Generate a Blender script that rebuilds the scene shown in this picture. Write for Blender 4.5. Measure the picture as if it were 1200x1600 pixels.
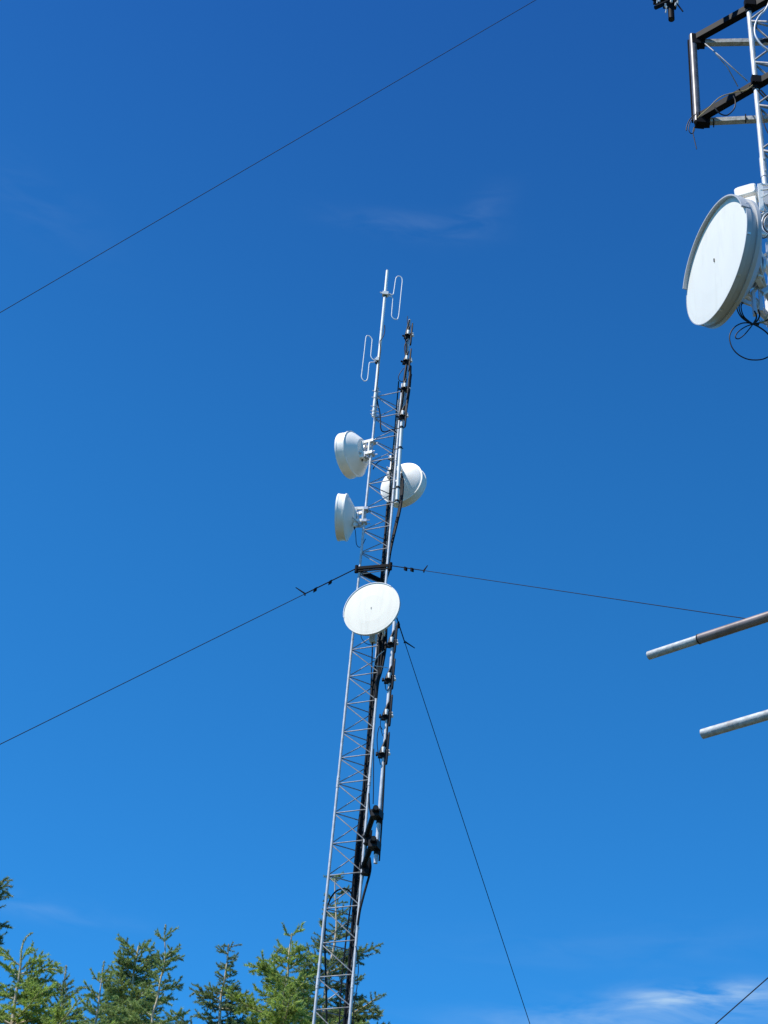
import bpy, math, random
import numpy as np
from mathutils import Vector, Matrix
from math import sin, cos, tan, radians, degrees, pi, atan2, atan, hypot, sqrt

scene = bpy.context.scene
for o in list(bpy.data.objects):
    bpy.data.objects.remove(o, do_unlink=True)
COL = scene.collection

# ------------------------------------------------------------------ camera
FPX = 2400.0                      # focal length in pixels of the 1200 x 1600 photograph
PITCH = atan(FPX / 3422.0)
ROLL = atan2(325, 3407)
CAM = Vector((0, 0, 1.6))
fw = Vector((0, cos(PITCH), sin(PITCH)))
rl = Vector((1, 0, 0))
ul = rl.cross(fw)
rt = rl * cos(ROLL) + ul * sin(ROLL)
up = ul * cos(ROLL) - rl * sin(ROLL)
cam_d = bpy.data.cameras.new('camera')
cam = bpy.data.objects.new('camera', cam_d)
COL.objects.link(cam)
cam.matrix_world = Matrix(((rt.x, up.x, -fw.x, CAM.x), (rt.y, up.y, -fw.y, CAM.y),
                           (rt.z, up.z, -fw.z, CAM.z), (0, 0, 0, 1)))
cam_d.sensor_fit = 'VERTICAL'
cam_d.sensor_height = 36.0
cam_d.lens = 36.0 * FPX / 1600.0
cam_d.clip_start = 0.1
cam_d.clip_end = 9000
scene.camera = cam

def ray(x, y):
    return fw + rt * ((x - 600) / FPX) + up * ((800 - y) / FPX)
def PY(x, y, Y):                  # point seen at (x, y) standing in the vertical plane at distance Y
    d = ray(x, y)
    return CAM + d * (Y / d.y)
def PZ(x, y, z):                  # point seen at (x, y) lying at height z
    d = ray(x, y)
    return CAM + d * ((z - CAM.z) / d.z)
def depth(p):
    return (p - CAM).dot(fw)

# ------------------------------------------------------------------ world, sun, exposure
SUN_EL, SUN_AZ = radians(57), radians(245)
SKY_STRENGTH = 0.101
world = bpy.data.worlds.new('World')
scene.world = world
world.use_nodes = True
wt = world.node_tree
wt.nodes.clear()
def wn(t, **k):
    n = wt.nodes.new(t)
    for a, b in k.items():
        setattr(n, a, b)
    return n
def wmath(op, a, b=None, c=None, clamp=False):
    n = wn('ShaderNodeMath', operation=op)
    n.use_clamp = clamp
    for i, v in enumerate((a, b, c)):
        if v is None:
            continue
        if isinstance(v, (int, float)):
            n.inputs[i].default_value = v
        else:
            wt.links.new(v, n.inputs[i])
    return n.outputs[0]
sky = wn('ShaderNodeTexSky', sky_type='NISHITA', sun_disc=False)
sky.sun_elevation = SUN_EL
sky.sun_rotation = SUN_AZ
sky.altitude = 1200
sky.air_density = 1.0
sky.dust_density = 0.25
sky.ozone_density = 3.0
tint = wn('ShaderNodeMix', data_type='RGBA', blend_type='MULTIPLY')
tint.inputs[0].default_value = 1.0
wt.links.new(sky.outputs[0], tint.inputs[6])
tint.inputs[7].default_value = (0.200, 0.985, 1.52, 1)
# thin high cloud, laid out by direction in the sky
geo = wn('ShaderNodeTexCoord')
sep = wn('ShaderNodeSeparateXYZ')
wt.links.new(geo.outputs['Generated'], sep.inputs[0])
azn = wmath('MULTIPLY', wmath('ARCTAN2', sep.outputs[0], sep.outputs[1]), 180 / pi)
eln = wmath('MULTIPLY', wmath('ARCSINE', sep.outputs[2]), 180 / pi)
comb = wn('ShaderNodeCombineXYZ')
wt.links.new(azn, comb.inputs[0])
wt.links.new(wmath('MULTIPLY', eln, 4.6), comb.inputs[1])
no = wn('ShaderNodeTexNoise')
no.inputs['Scale'].default_value = 0.30
no.inputs['Detail'].default_value = 7
no.inputs['Roughness'].default_value = 0.55
no.inputs['Distortion'].default_value = 0.5
wt.links.new(comb.outputs[0], no.inputs['Vector'])
wisp = wmath('MULTIPLY', wmath('SUBTRACT', no.outputs[0], 0.36), 2.6, clamp=True)
def patch(az, el, saz, sel, amp, slope=0.0):
    da = wmath('SUBTRACT', azn, az)
    de = wmath('SUBTRACT', wmath('SUBTRACT', eln, el), wmath('MULTIPLY', da, slope))
    q = wmath('ADD', wmath('POWER', wmath('ABSOLUTE', wmath('DIVIDE', da, saz)), 2.0),
              wmath('POWER', wmath('ABSOLUTE', wmath('DIVIDE', de, sel)), 2.0))
    return wmath('MULTIPLY', wmath('EXPONENT', wmath('MULTIPLY', q, -1.0)), amp)
def azel(x, y):
    d = ray(x, y)
    return degrees(atan2(d.x, d.y)), degrees(atan2(d.z, hypot(d.x, d.y)))
PATCHES = [(1135, 1553, 2.8, 0.36, 0.85, 0.05), (1040, 1561, 1.2, 0.34, 0.38, 0.0), (1000, 1594, 6.0, 0.60, 0.45, 0.08),
           (640, 352, 3.4, 0.45, 0.075, 0.0), (750, 335, 1.4, 0.7, 0.06, 0.35), (60, 1420, 3.0, 0.40, 0.10, 0.0),
           (1000, 1480, 7.0, 0.8, 0.04, 0.06), (60, 320, 3.5, 1.0, 0.03, -0.2)]
tot = None
for px, py, a, b, amp, sl in PATCHES:
    az_, el_ = azel(px, py)
    p_ = patch(az_, el_, a, b, amp, sl)
    tot = p_ if tot is None else wmath('ADD', tot, p_)
cloud = wmath('MULTIPLY', tot, wisp, clamp=True)
# clear air: the blue deepens towards the zenith
deep = wn('ShaderNodeMapRange', interpolation_type='SMOOTHSTEP')
wt.links.new(eln, deep.inputs[0])
deep.inputs[1].default_value = 30; deep.inputs[2].default_value = 60
deep.inputs[3].default_value = 0.0; deep.inputs[4].default_value = 1.0
deepc = wn('ShaderNodeMix', data_type='RGBA')
wt.links.new(deep.outputs[0], deepc.inputs[0])
deepc.inputs[6].default_value = (1, 1, 1, 1)
deepc.inputs[7].default_value = (0.84, 0.68, 0.84, 1)
deepm = wn('ShaderNodeMix', data_type='RGBA', blend_type='MULTIPLY')
deepm.inputs[0].default_value = 1.0
wt.links.new(tint.outputs[2], deepm.inputs[6])
wt.links.new(deepc.outputs[2], deepm.inputs[7])
cm = wn('ShaderNodeMix', data_type='RGBA')
wt.links.new(cloud, cm.inputs[0])
wt.links.new(deepm.outputs[2], cm.inputs[6])
cm.inputs[7].default_value = (4.4, 5.9, 7.3, 1)
bg = wn('ShaderNodeBackground')
bg.inputs[1].default_value = SKY_STRENGTH
wt.links.new(cm.outputs[2], bg.inputs[0])
wo = wn('ShaderNodeOutputWorld')
wt.links.new(bg.outputs[0], wo.inputs[0])

sd = bpy.data.lights.new('sun', 'SUN')
sd.energy = 5.0
sd.angle = radians(0.5)
sd.color = (1.0, 0.96, 0.89)
sun = bpy.data.objects.new('sun', sd)
COL.objects.link(sun)
to_sun = Vector((sin(SUN_AZ) * cos(SUN_EL), cos(SUN_AZ) * cos(SUN_EL), sin(SUN_EL)))
sun.rotation_euler = to_sun.to_track_quat('Z', 'Y').to_euler()
sun.location = (-20, -20, 40)

scene.view_settings.view_transform = 'Standard'
scene.view_settings.look = 'None'
scene.view_settings.exposure = 0.33
scene.view_settings.gamma = 1.0

# ------------------------------------------------------------------ materials
def material(name, color, rough=0.6, metal=0.0, vary=0.12, scale=8.0, bump=0.0, dark=None, darkamt=0.0,
             darkscale=3.0, trans=0.0, spec=0.5, stretch=None):
    m = bpy.data.materials.new(name)
    m.use_nodes = True
    t = m.node_tree
    b = t.nodes['Principled BSDF']
    b.inputs['Roughness'].default_value = rough
    b.inputs['Metallic'].default_value = metal
    b.inputs['Specular IOR Level'].default_value = spec
    tc = t.nodes.new('ShaderNodeTexCoord')
    src = tc.outputs['Object']
    if stretch:
        mp = t.nodes.new('ShaderNodeMapping')
        mp.inputs['Scale'].default_value = stretch
        t.links.new(src, mp.inputs[0])
        src = mp.outputs[0]
    n = t.nodes.new('ShaderNodeTexNoise')
    n.inputs['Scale'].default_value = scale
    n.inputs['Detail'].default_value = 5
    t.links.new(src, n.inputs['Vector'])
    r = t.nodes.new('ShaderNodeValToRGB')
    r.color_ramp.elements[0].position = 0.3
    r.color_ramp.elements[1].position = 0.7
    c = np.array(color)
    r.color_ramp.elements[0].color = (*np.clip(c * (1 - vary), 0, 1), 1)
    r.color_ramp.elements[1].color = (*np.clip(c * (1 + vary), 0, 1), 1)
    t.links.new(n.outputs[0], r.inputs[0])
    out = r.outputs[0]
    if dark is not None:
        n2 = t.nodes.new('ShaderNodeTexNoise')
        n2.inputs['Scale'].default_value = darkscale
        n2.inputs['Detail'].default_value = 8
        n2.inputs['Roughness'].default_value = 0.65
        t.links.new(src, n2.inputs['Vector'])
        r2 = t.nodes.new('ShaderNodeValToRGB')
        r2.color_ramp.elements[0].position = 0.52
        r2.color_ramp.elements[1].position = 0.68
        t.links.new(n2.outputs[0], r2.inputs[0])
        mu = t.nodes.new('ShaderNodeMath')
        mu.operation = 'MULTIPLY'
        mu.inputs[1].default_value = darkamt
        t.links.new(r2.outputs[0], mu.inputs[0])
        mx = t.nodes.new('ShaderNodeMix')
        mx.data_type = 'RGBA'
        t.links.new(mu.outputs[0], mx.inputs[0])
        t.links.new(out, mx.inputs[6])
        mx.inputs[7].default_value = (*dark, 1)
        out = mx.outputs[2]
    t.links.new(out, b.inputs['Base Color'])
    if bump:
        bp = t.nodes.new('ShaderNodeBump')
        bp.inputs['Strength'].default_value = bump
        bp.inputs['Distance'].default_value = 0.01
        t.links.new(n.outputs[0], bp.inputs['Height'])
        t.links.new(bp.outputs[0], b.inputs['Normal'])
    if trans:
        tr = t.nodes.new('ShaderNodeBsdfTranslucent')
        t.links.new(out, tr.inputs[0])
        ms = t.nodes.new('ShaderNodeMixShader')
        ms.inputs[0].default_value = trans
        t.links.new(b.outputs[0], ms.inputs[1])
        t.links.new(tr.outputs[0], ms.inputs[2])
        t.links.new(ms.outputs[0], t.nodes['Material Output'].inputs[0])
    return m

M = {}
M['galv'] = material('galvanized_steel', (0.57, 0.58, 0.60), 0.48, 0.12, 0.16, 14, 0.05, (0.30, 0.30, 0.29), 0.5, 5)
M['rod'] = material('weathered_rod', (0.33, 0.315, 0.31), 0.55, 0.1, 0.3, 20, 0.0, (0.12, 0.09, 0.075), 0.6, 4)
M['white'] = material('white_paint', (0.88, 0.85, 0.79), 0.4, 0, 0.03, 6, 0, (0.60, 0.58, 0.52), 0.4, 3)
M['mastwhite'] = material('white_mast_coating', (0.86, 0.84, 0.80), 0.4, 0, 0.06, 6, 0, (0.45, 0.45, 0.45), 0.4, 9)
M['radome'] = material('radome_cover', (0.87, 0.81, 0.69), 0.55, 0, 0.03, 2, 0, (0.74, 0.69, 0.58), 0.55, 3, stretch=(3, 3, 0.5))
M['fabric'] = material('grey_white_radome', (0.74, 0.73, 0.67), 0.5, 0, 0.03, 2, 0, (0.64, 0.63, 0.56), 0.55, 3, stretch=(3, 3, 0.5))
M['shroud'] = material('shroud_metal', (0.46, 0.47, 0.48), 0.4, 0.0, 0.08, 4, 0, (0.33, 0.32, 0.28), 0.5, 4)
M['alu'] = material('aluminium', (0.62, 0.63, 0.64), 0.35, 0.5, 0.08, 10, 0, (0.35, 0.35, 0.34), 0.4, 6)
M['dark'] = material('dark_painted_steel', (0.008, 0.008, 0.010), 0.6, 0, 0.3, 9, 0.0, (0.014, 0.012, 0.011), 0.4, 6, spec=0.06)
M['brown'] = material('brown_steel', (0.19, 0.15, 0.14), 0.42, 0.15, 0.25, 9, 0.05, (0.08, 0.05, 0.04), 0.6, 6)
M['gunmetal'] = material('worn_dark_pipe', (0.15, 0.14, 0.145), 0.4, 0.1, 0.3, 9, 0.05, (0.05, 0.045, 0.04), 0.6, 6)
M['boom'] = material('galvanized_boom', (0.40, 0.42, 0.43), 0.6, 0.1, 0.25, 34, 0.3, (0.22, 0.19, 0.17), 0.75, 11)
M['end_shade'] = material('pipe_end_shade', (0.02, 0.02, 0.02), 0.9, 0, 0.2, 5)  # near-black colour stands in for the shade inside pipe ends
M['rubber'] = material('black_cable', (0.007, 0.007, 0.008), 0.5, 0, 0.25, 6, spec=0.2)
M['wire'] = material('guy_strand', (0.014, 0.018, 0.032), 0.8, 0.0, 0.3, 12, spec=0.2)
M['clampdark'] = material('dark_clamp', (0.010, 0.010, 0.012), 0.5, 0.0, 0.7, 30, spec=0.2)
M['bark'] = material('pale_bark', (0.50, 0.41, 0.29), 0.85, 0, 0.25, 14, 0.3, (0.20, 0.14, 0.10), 0.6, 6)
M['ochre'] = material('ochre_cable', (0.35, 0.24, 0.08), 0.6, 0, 0.3, 12)
def needle(name, a, tr=0.40):
    return material(name, a, 0.5, 0, 0.50, 9.0, 0, tuple(x * 0.5 for x in a), 0.6, 5.0, trans=tr, spec=0.4)
M['needle'] = needle('spruce_needles', (0.28, 0.37, 0.12))
M['needle_b'] = needle('spruce_needles_bright', (0.35, 0.45, 0.11))
M['needle_d'] = needle('spruce_needles_dull', (0.22, 0.29, 0.11))
M['ground'] = material('grass_gravel', (0.055, 0.06, 0.03), 0.95, 0, 0.5, 1.5, 0.2, (0.12, 0.11, 0.09), 0.5, 0.4)
M['concrete'] = material('concrete', (0.35, 0.34, 0.32), 0.9, 0, 0.2, 6, 0.2)

# ------------------------------------------------------------------ mesh helpers
class MB:
    def __init__(s):
        s.v = []; s.f = []; s.sm = []
    def add(s, vs, fs, smooth=False):
        k = len(s.v)
        s.v += [Vector(v) for v in vs]
        s.f += [tuple(i + k for i in f) for f in fs]
        s.sm += [smooth] * len(fs)
    def box(s, c, ax, ay, az, bev=0.0):
        """box round c; ax, ay, az are half-extent vectors"""
        c, ax, ay, az = Vector(c), Vector(ax), Vector(ay), Vector(az)
        if bev <= 0:
            vs = [c + ax * i + ay * j + az * k for i in (-1, 1) for j in (-1, 1) for k in (-1, 1)]
            s.add(vs, [(0, 1, 3, 2), (4, 6, 7, 5), (0, 4, 5, 1), (2, 3, 7, 6), (0, 2, 6, 4), (1, 5, 7, 3)])
            return
        # rounded outline in the (ax, az) plane, bevelled towards both faces
        la, lz, ly = ax.length, az.length, ay.length
        ring = []
        for q, (sx, sz) in enumerate(((1, 1), (-1, 1), (-1, -1), (1, -1))):
            for t in range(4):
                a = q * pi / 2 + t * pi / 6
                ring.append(((la - bev) * sx + bev * cos(a), (lz - bev) * sz + bev * sin(a)))
        n = len(ring); vs = []
        lv = [(-ly, 0.72), (-ly + bev * 0.5, 1), (ly - bev * 0.5, 1), (ly, 0.72)]
        for yy, sc in lv:
            ins = bev * (1 - sc) * 1.5
            for (a, b) in ring:
                a2 = a - ins * (1 if a > 0 else -1); b2 = b - ins * (1 if b > 0 else -1)
                vs.append(c + ax.normalized() * a2 + ay.normalized() * yy + az.normalized() * b2)
        fs = []
        for l in range(3):
            for i in range(n):
                j = (i + 1) % n
                fs.append((l * n + i, l * n + j, (l + 1) * n + j, (l + 1) * n + i))
        fs.append(tuple(range(n))[::-1]); fs.append(tuple(range(3 * n, 4 * n)))
        s.add(vs, fs, False)
    def bar(s, a, b, w, h, ref=Vector((0, 0, 1))):
        a, b = Vector(a), Vector(b)
        d = (b - a).normalized()
        x = d.cross(ref)
        if x.length < 1e-3: x = d.cross(Vector((1, 0, 0)))
        x.normalize(); y = x.cross(d).normalized()
        s.box((a + b) / 2, x * w / 2, d * (b - a).length / 2, y * h / 2)
    def angle_bar(s, a, b, w, th=0.007, ref=Vector((0, 0, 1))):
        """L-section steel angle"""
        a, b = Vector(a), Vector(b)
        d = (b - a).normalized()
        x = d.cross(ref).normalized(); y = x.cross(d).normalized()
        pts = [(0, 0), (w, 0), (w, th), (th, th), (th, w), (0, w)]
        vs = [a + x * p[0] + y * (p[1] - w / 2) for p in pts] + [b + x * p[0] + y * (p[1] - w / 2) for p in pts]
        fs = [(i, (i + 1) % 6, (i + 1) % 6 + 6, i + 6) for i in range(6)] + [tuple(range(6))[::-1], tuple(range(6, 12))]
        s.add(vs, fs)
    def tube(s, path, r, n=10, caps=True, closed=False):
        path = [Vector(p) for p in path]
        m = len(path)
        rs = r if isinstance(r, (list, tuple)) else [r] * m
        tans = []
        for i in range(m):
            if closed:
                t = path[(i + 1) % m] - path[i - 1]
            else:
                t = path[min(i + 1, m - 1)] - path[max(i - 1, 0)]
            tans.append(t.normalized() if t.length > 1e-9 else Vector((0, 0, 1)))
        t0 = tans[0]
        ref = Vector((0, 0, 1)) if abs(t0.z) < 0.9 else Vector((1, 0, 0))
        x = t0.cross(ref).normalized()
        vs = []
        for i in range(m):
            t = tans[i]
            x = (x - t * x.dot(t))
            if x.length < 1e-6: x = t.cross(ref)
            x.normalize()
            y = t.cross(x)
            for k in range(n):
                a = 2 * pi * k / n
                vs.append(path[i] + (x * cos(a) + y * sin(a)) * rs[i])
        fs = []
        for i in range(m if closed else m - 1):
            i2 = (i + 1) % m
            for k in range(n):
                k2 = (k + 1) % n
                fs.append((i * n + k, i * n + k2, i2 * n + k2, i2 * n + k))
        s.add(vs, fs, True)
        if caps and not closed:
            b0 = [vs[k] for k in range(n)]; b1 = [vs[(m - 1) * n + k] for k in range(n)]
            s.add(b0, [tuple(range(n))[::-1]]); s.add(b1, [tuple(range(n))])
    def lathe(s, o, ax, prof, n=48, a0=0.0, a1=2 * pi, smooth=True):
        """prof = [(radius, distance along ax)]"""
        o = Vector(o); ax = Vector(ax).normalized()
        ref = Vector((0, 0, 1)) if abs(ax.z) < 0.9 else Vector((1, 0, 0))
        x = ref.cross(ax).normalized(); y = ax.cross(x)
        full = abs(a1 - a0 - 2 * pi) < 1e-6
        m = n if full else n + 1
        # duplicated rings where the profile turns sharply keep the edges crisp
        for i in range(len(prof) - 1):
            (r0, h0), (r1, h1) = prof[i], prof[i + 1]
            vs = []
            for (r_, h_) in ((r0, h0), (r1, h1)):
                for k in range(m):
                    a = a0 + (a1 - a0) * k / n
                    vs.append(o + ax * h_ + (x * cos(a) + y * sin(a)) * r_)
            fs = []
            for k in range(n):
                k2 = (k + 1) % m
                fs.append((k, k2, m + k2, m + k))
            s.add(vs, fs, smooth)
    def sphere(s, c, r, n=10):
        s.lathe(c, (0, 0, 1), [(r * sin(pi * i / 6) + 1e-5, -r * cos(pi * i / 6)) for i in range(7)], n)
    def build(s, name, mat, parent=None, loc=None):
        me = bpy.data.meshes.new(name)
        off = Vector(parent.location) if parent is not None else Vector(loc or (0, 0, 0))
        if parent is not None and parent.parent is not None:
            off = off + Vector(parent.parent.location)
        own = Vector((0, 0, 0))
        me.from_pydata([tuple(v - off - own) for v in s.v], [], s.f)
        me.polygons.foreach_set('use_smooth', s.sm)
        me.materials.append(mat)
        me.update()
        o = bpy.data.objects.new(name, me)
        COL.objects.link(o)
        if parent is not None:
            o.parent = parent
        else:
            o.location = off
        return o

def thing(name, label, cat, loc=(0, 0, 0), group=None):
    o = bpy.data.objects.new(name, None)
    o.empty_display_size = 0.3
    COL.objects.link(o)
    o.location = loc
    o['label'] = label; o['category'] = cat
    if group: o['group'] = group
    return o
def tag(o, label, cat, group=None):
    o['label'] = label; o['category'] = cat
    if group: o['group'] = group
    return o
def smooth_path(pts, k=5):
    """Catmull-Rom through the points"""
    pts = [Vector(p) for p in pts]
    if len(pts) < 3: return pts
    out = []
    P = [pts[0] * 2 - pts[1]] + pts + [pts[-1] * 2 - pts[-2]]
    for i in range(1, len(P) - 2):
        for j in range(k):
            t = j / k
            a, b, c, d = P[i - 1], P[i], P[i + 1], P[i + 2]
            out.append(0.5 * ((2 * b) + (c - a) * t + (2 * a - 5 * b + 4 * c - d) * t * t + (3 * b - a - 3 * c + d) * t ** 3))
    out.append(pts[-1])
    return out
def pxpath(pts, Y):
    return [PY(p[0], p[1], p[2] if len(p) > 2 else Y) for p in pts]

# ------------------------------------------------------------------ ground
g = MB()
R = 4000; n = 64
ringr = [0, 15, 40, 100, 300, 1000, 4000]
rnd = random.Random(4)
vs = [(0, 0, 0)]; fs = []
for ri, rr in enumerate(ringr[1:]):
    for k in range(n):
        a = 2 * pi * k / n
        vs.append((rr * cos(a), rr * sin(a), 0.0 if rr < 50 else -0.012 * (rr - 50)))
for k in range(n):
    fs.append((0, 1 + k, 1 + (k + 1) % n))
for ri in range(len(ringr) - 2):
    for k in range(n):
        a = 1 + ri * n + k; b = 1 + ri * n + (k + 1) % n
        fs.append((a, a + n, b + n, b))
g.add(vs, fs, True)
o = g.build('ground', M['ground'])
o['kind'] = 'structure'

# ------------------------------------------------------------------ main lattice tower
YL, YR, YB = 21.0, 20.83, 21.27
def line(p0, p1):
    def f(z):
        t = (z - p0.z) / (p1.z - p0.z)
        return p0 + (p1 - p0) * t
    return f
legL = line(PY(490, 1600, YL), PY(583, 680, YL))
legR = line(PY(546, 1600, YR), PY(620.5, 700, YR))
legB = line(PY(538.5, 1600, YB), PY(616.0, 700, YB))
ZTOP = PY(590, 606, YL).z
base = (legL(0) + legR(0) + legB(0)) / 3
T = thing('lattice_tower', 'tall slender grey lattice tower rising through the middle, four white dishes on it', 'tower', (base.x, base.y, 0))
LEG_R = 0.0205
joints = [1222, 975 - 60, 1560, 700]
for lf, yy in ((legL, YL), (legR, YR), (legB, YB)):
    b = MB()
    b.tube([lf(0), lf(ZTOP)], LEG_R, 12)
    b.build('leg', M['galv'], T)
# section joints: sleeve and bolts on every leg
zj = [PY(528.7, 1222, YL).z]
while zj[-1] + 3.0 < ZTOP: zj.append(zj[-1] + 3.0)
z_ = zj[0] - 3.0
while z_ > 1: zj.append(z_); z_ -= 3.0
for z in zj:
    for lf in (legL, legR, legB):
        b = MB()
        b.tube([lf(z - 0.09), lf(z + 0.09)], LEG_R + 0.004, 12)
        for dz in (-0.05, 0.05):
            p = lf(z + dz)
            b.tube([p - Vector((0.0, 0.045, 0)), p + Vector((0.0, 0.045, 0))], 0.007, 6)
        b.build('leg_splice', M['galv'], T)
# brace levels read along the left leg
ys = [620.8, 655, 689, 723, 758, 796, 830, 864.8, 899, 934, 975, 1016.8, 1058.8, 1102, 1145.8, 1186, 1226, 1272, 1320, 1369.8, 1421.5, 1475.5, 1528.8, 1579.8]
zl = []
for y in ys:
    lo, hi = 4.0, 22.0
    for _ in range(40):
        m_ = (lo + hi) / 2
        p = legL(m_) - CAM
        py = 800 - FPX * p.dot(up) / p.dot(fw)
        if py > y: lo = m_
        else: hi = m_
    zl.append(lo)
while zl[-1] > 0.7: zl.append(zl[-1] - 0.49)
def zigzag(name, fa, fb, zs, tower, rr, drop=0.03, gap=0.03):
    """horizontal bar at each level and a long diagonal down to the next, bent from one rod"""
    per = 6
    for i0 in range(0, len(zs) - 1, per):
        seg = zs[i0:i0 + per + 1]
        pts = []
        for k, z in enumerate(seg):
            A = fa(z); B = fb(z + gap + drop)
            ab = (B - A); d = ab.normalized()
            A1 = A + d * 0.016; B1 = B - d * 0.016
            # arrive at A from the diagonal, go across to B
            if k > 0:
                prevB = fb(seg[k - 1] + gap + drop)
            pts += [('a', A1, z), ('b', B1, z)]
        path = []
        # from b(k) diagonal: b at level k goes... a(k) -> b(k+1)
        # chain: b(0) -> a(0) -> b(1) -> a(1) ...
        for k in range(len(seg)):
            A1 = pts[2 * k][1]; B1 = pts[2 * k + 1][1]
            path += [B1 + Vector((0, 0, 0.012)), B1 - Vector((0, 0, 0.012)), A1 + Vector((0, 0, 0.016)), A1 - Vector((0, 0, 0.016))]
        b = MB()
        b.tube(path, rr, 7)
        b.build(name, M['rod'], tower)
zigzag('zigzag_brace', legL, legR, zl, T, 0.0085)
zigzag('zigzag_brace', legB, legL, [z + 0.03 for z in zl], T, 0.0085, 0.0, 0.0)
zigzag('zigzag_brace', legR, legB, [z + 0.04 for z in zl], T, 0.0085, 0.0, 0.0)
b = MB()
b.box((base.x, base.y, 0.15), (0.6, 0, 0), (0, 0.6, 0), (0, 0, 0.2))
b.build('concrete_base', M['concrete'], T)
# guy bracket (three dark bars round the tower)
zb = PY(566, 890, YL).z
gb = MB()
kL, kR, kB = legL(zb), legR(zb), legB(zb)
kL = kL + Vector((-0.05, -0.02, 0)); kR = kR + Vector((0.05, -0.03, 0.0)); kB = kB + Vector((0.04, 0.05, 0))
for a, c in ((kL, kR), (kR, kB), (kL, kB)):
    gb.bar(a, c, 0.035, 0.05)
    gb.bar(a + Vector((0, 0, -0.055)), c + Vector((0, 0, -0.055)), 0.02, 0.02)
for q in (kL, kR, kB):
    gb.tube([q + Vector((0, 0, -0.08)), q + Vector((0, 0, 0.05))], 0.03, 10)
gb.build('guy_bracket', M['dark'], T)

# ------------------------------------------------------------------ guy wires
def guy(A, B, r, label, fittings=None, sag=0.0, z_end=0.0, group=None):
    """strand from A through B and on to the ground anchor"""
    A = Vector(A); B = Vector(B)
    G = A + (B - A) * ((A.z - z_end) / (A.z - B.z))
    t = thing('guy_wire', label, 'guy wire', (G.x, G.y, 0), group)
    tB = (B - A).length / (G - A).length
    b = MB()
    pts = []
    for i in range(41):
        s_ = i / 40
        off = sag * 4 * s_ * (s_ - 1) * (1 if True else 0)
        # the straight line is met at A and B, the sag hangs from them
        pts.append(A + (G - A) * s_ + Vector((0, 0, off)))
    b.tube(pts, r, 6)
    b.build('strand', M['wire'], t)
    a = MB()
    a.tube([G + (A - G).normalized() * 0.5, G - (A - G).normalized() * 0.4], 0.02, 8)
    a.box((G.x, G.y, 0.03), (0.2, 0, 0), (0, 0.2, 0), (0, 0, 0.06))
    a.build('ground_anchor', M['galv'], t)
    if fittings:
        L0, clips, tail = fittings
        d = (G - A).normalized()
        def at(s_): return A + (G - A) * s_ + Vector((0, 0, sag * 4 * s_ * (s_ - 1)))
        f = MB()
        Lg = (G - A).length
        f.tube([at(0), at(L0 * 0.5 / Lg), at(L0 / Lg)], r * 1.55, 7)
        f.build('wrapped_grip', M['dark'], t)
        for c_ in clips:
            p = at(c_ / Lg)
            k = MB()
            k.box(p + Vector((0, 0, -0.02)), d * 0.03, d.cross(Vector((0, 0, 1))).normalized() * 0.018, Vector((0, 0, 0.035)))
            k.build('cable_clip', M['dark'], t)
        p = at(L0 / Lg)
        k = MB()
        k.tube([p + Vector((0, 0, -0.03)), p, p + Vector(tail)], [0.014, 0.014, 0.007], 6)
        k.build('strand_tail', M['dark'], t)
    return t
GG = 'guy wires of the middle tower'
guy(kL, PY(0, 1163, 19), 0.0062, 'thin guy wire running from the middle tower bracket down to the left edge',
    (1.14, (0.59, 0.92), (-0.16, 0.0, 0.10)), sag=0.0, group=GG)
guy(kR, PY(1155, 965, 14.5), 0.0052, 'thin guy wire from the middle tower bracket to the right, behind the brown pipe',
    (1.14, (0.53, 0.75), (0.05, 0.0, 0.10)), sag=0.0, group=GG)
guy(kB + Vector((0.0, 0, -0.0)), PY(828, 1600, 24), 0.0062, 'steep dark guy wire running down from behind the round front dish to the bottom edge',
    (1.02, (0.72,), (0.18, 0.05, -0.08)), sag=0.0, group=GG)

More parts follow.
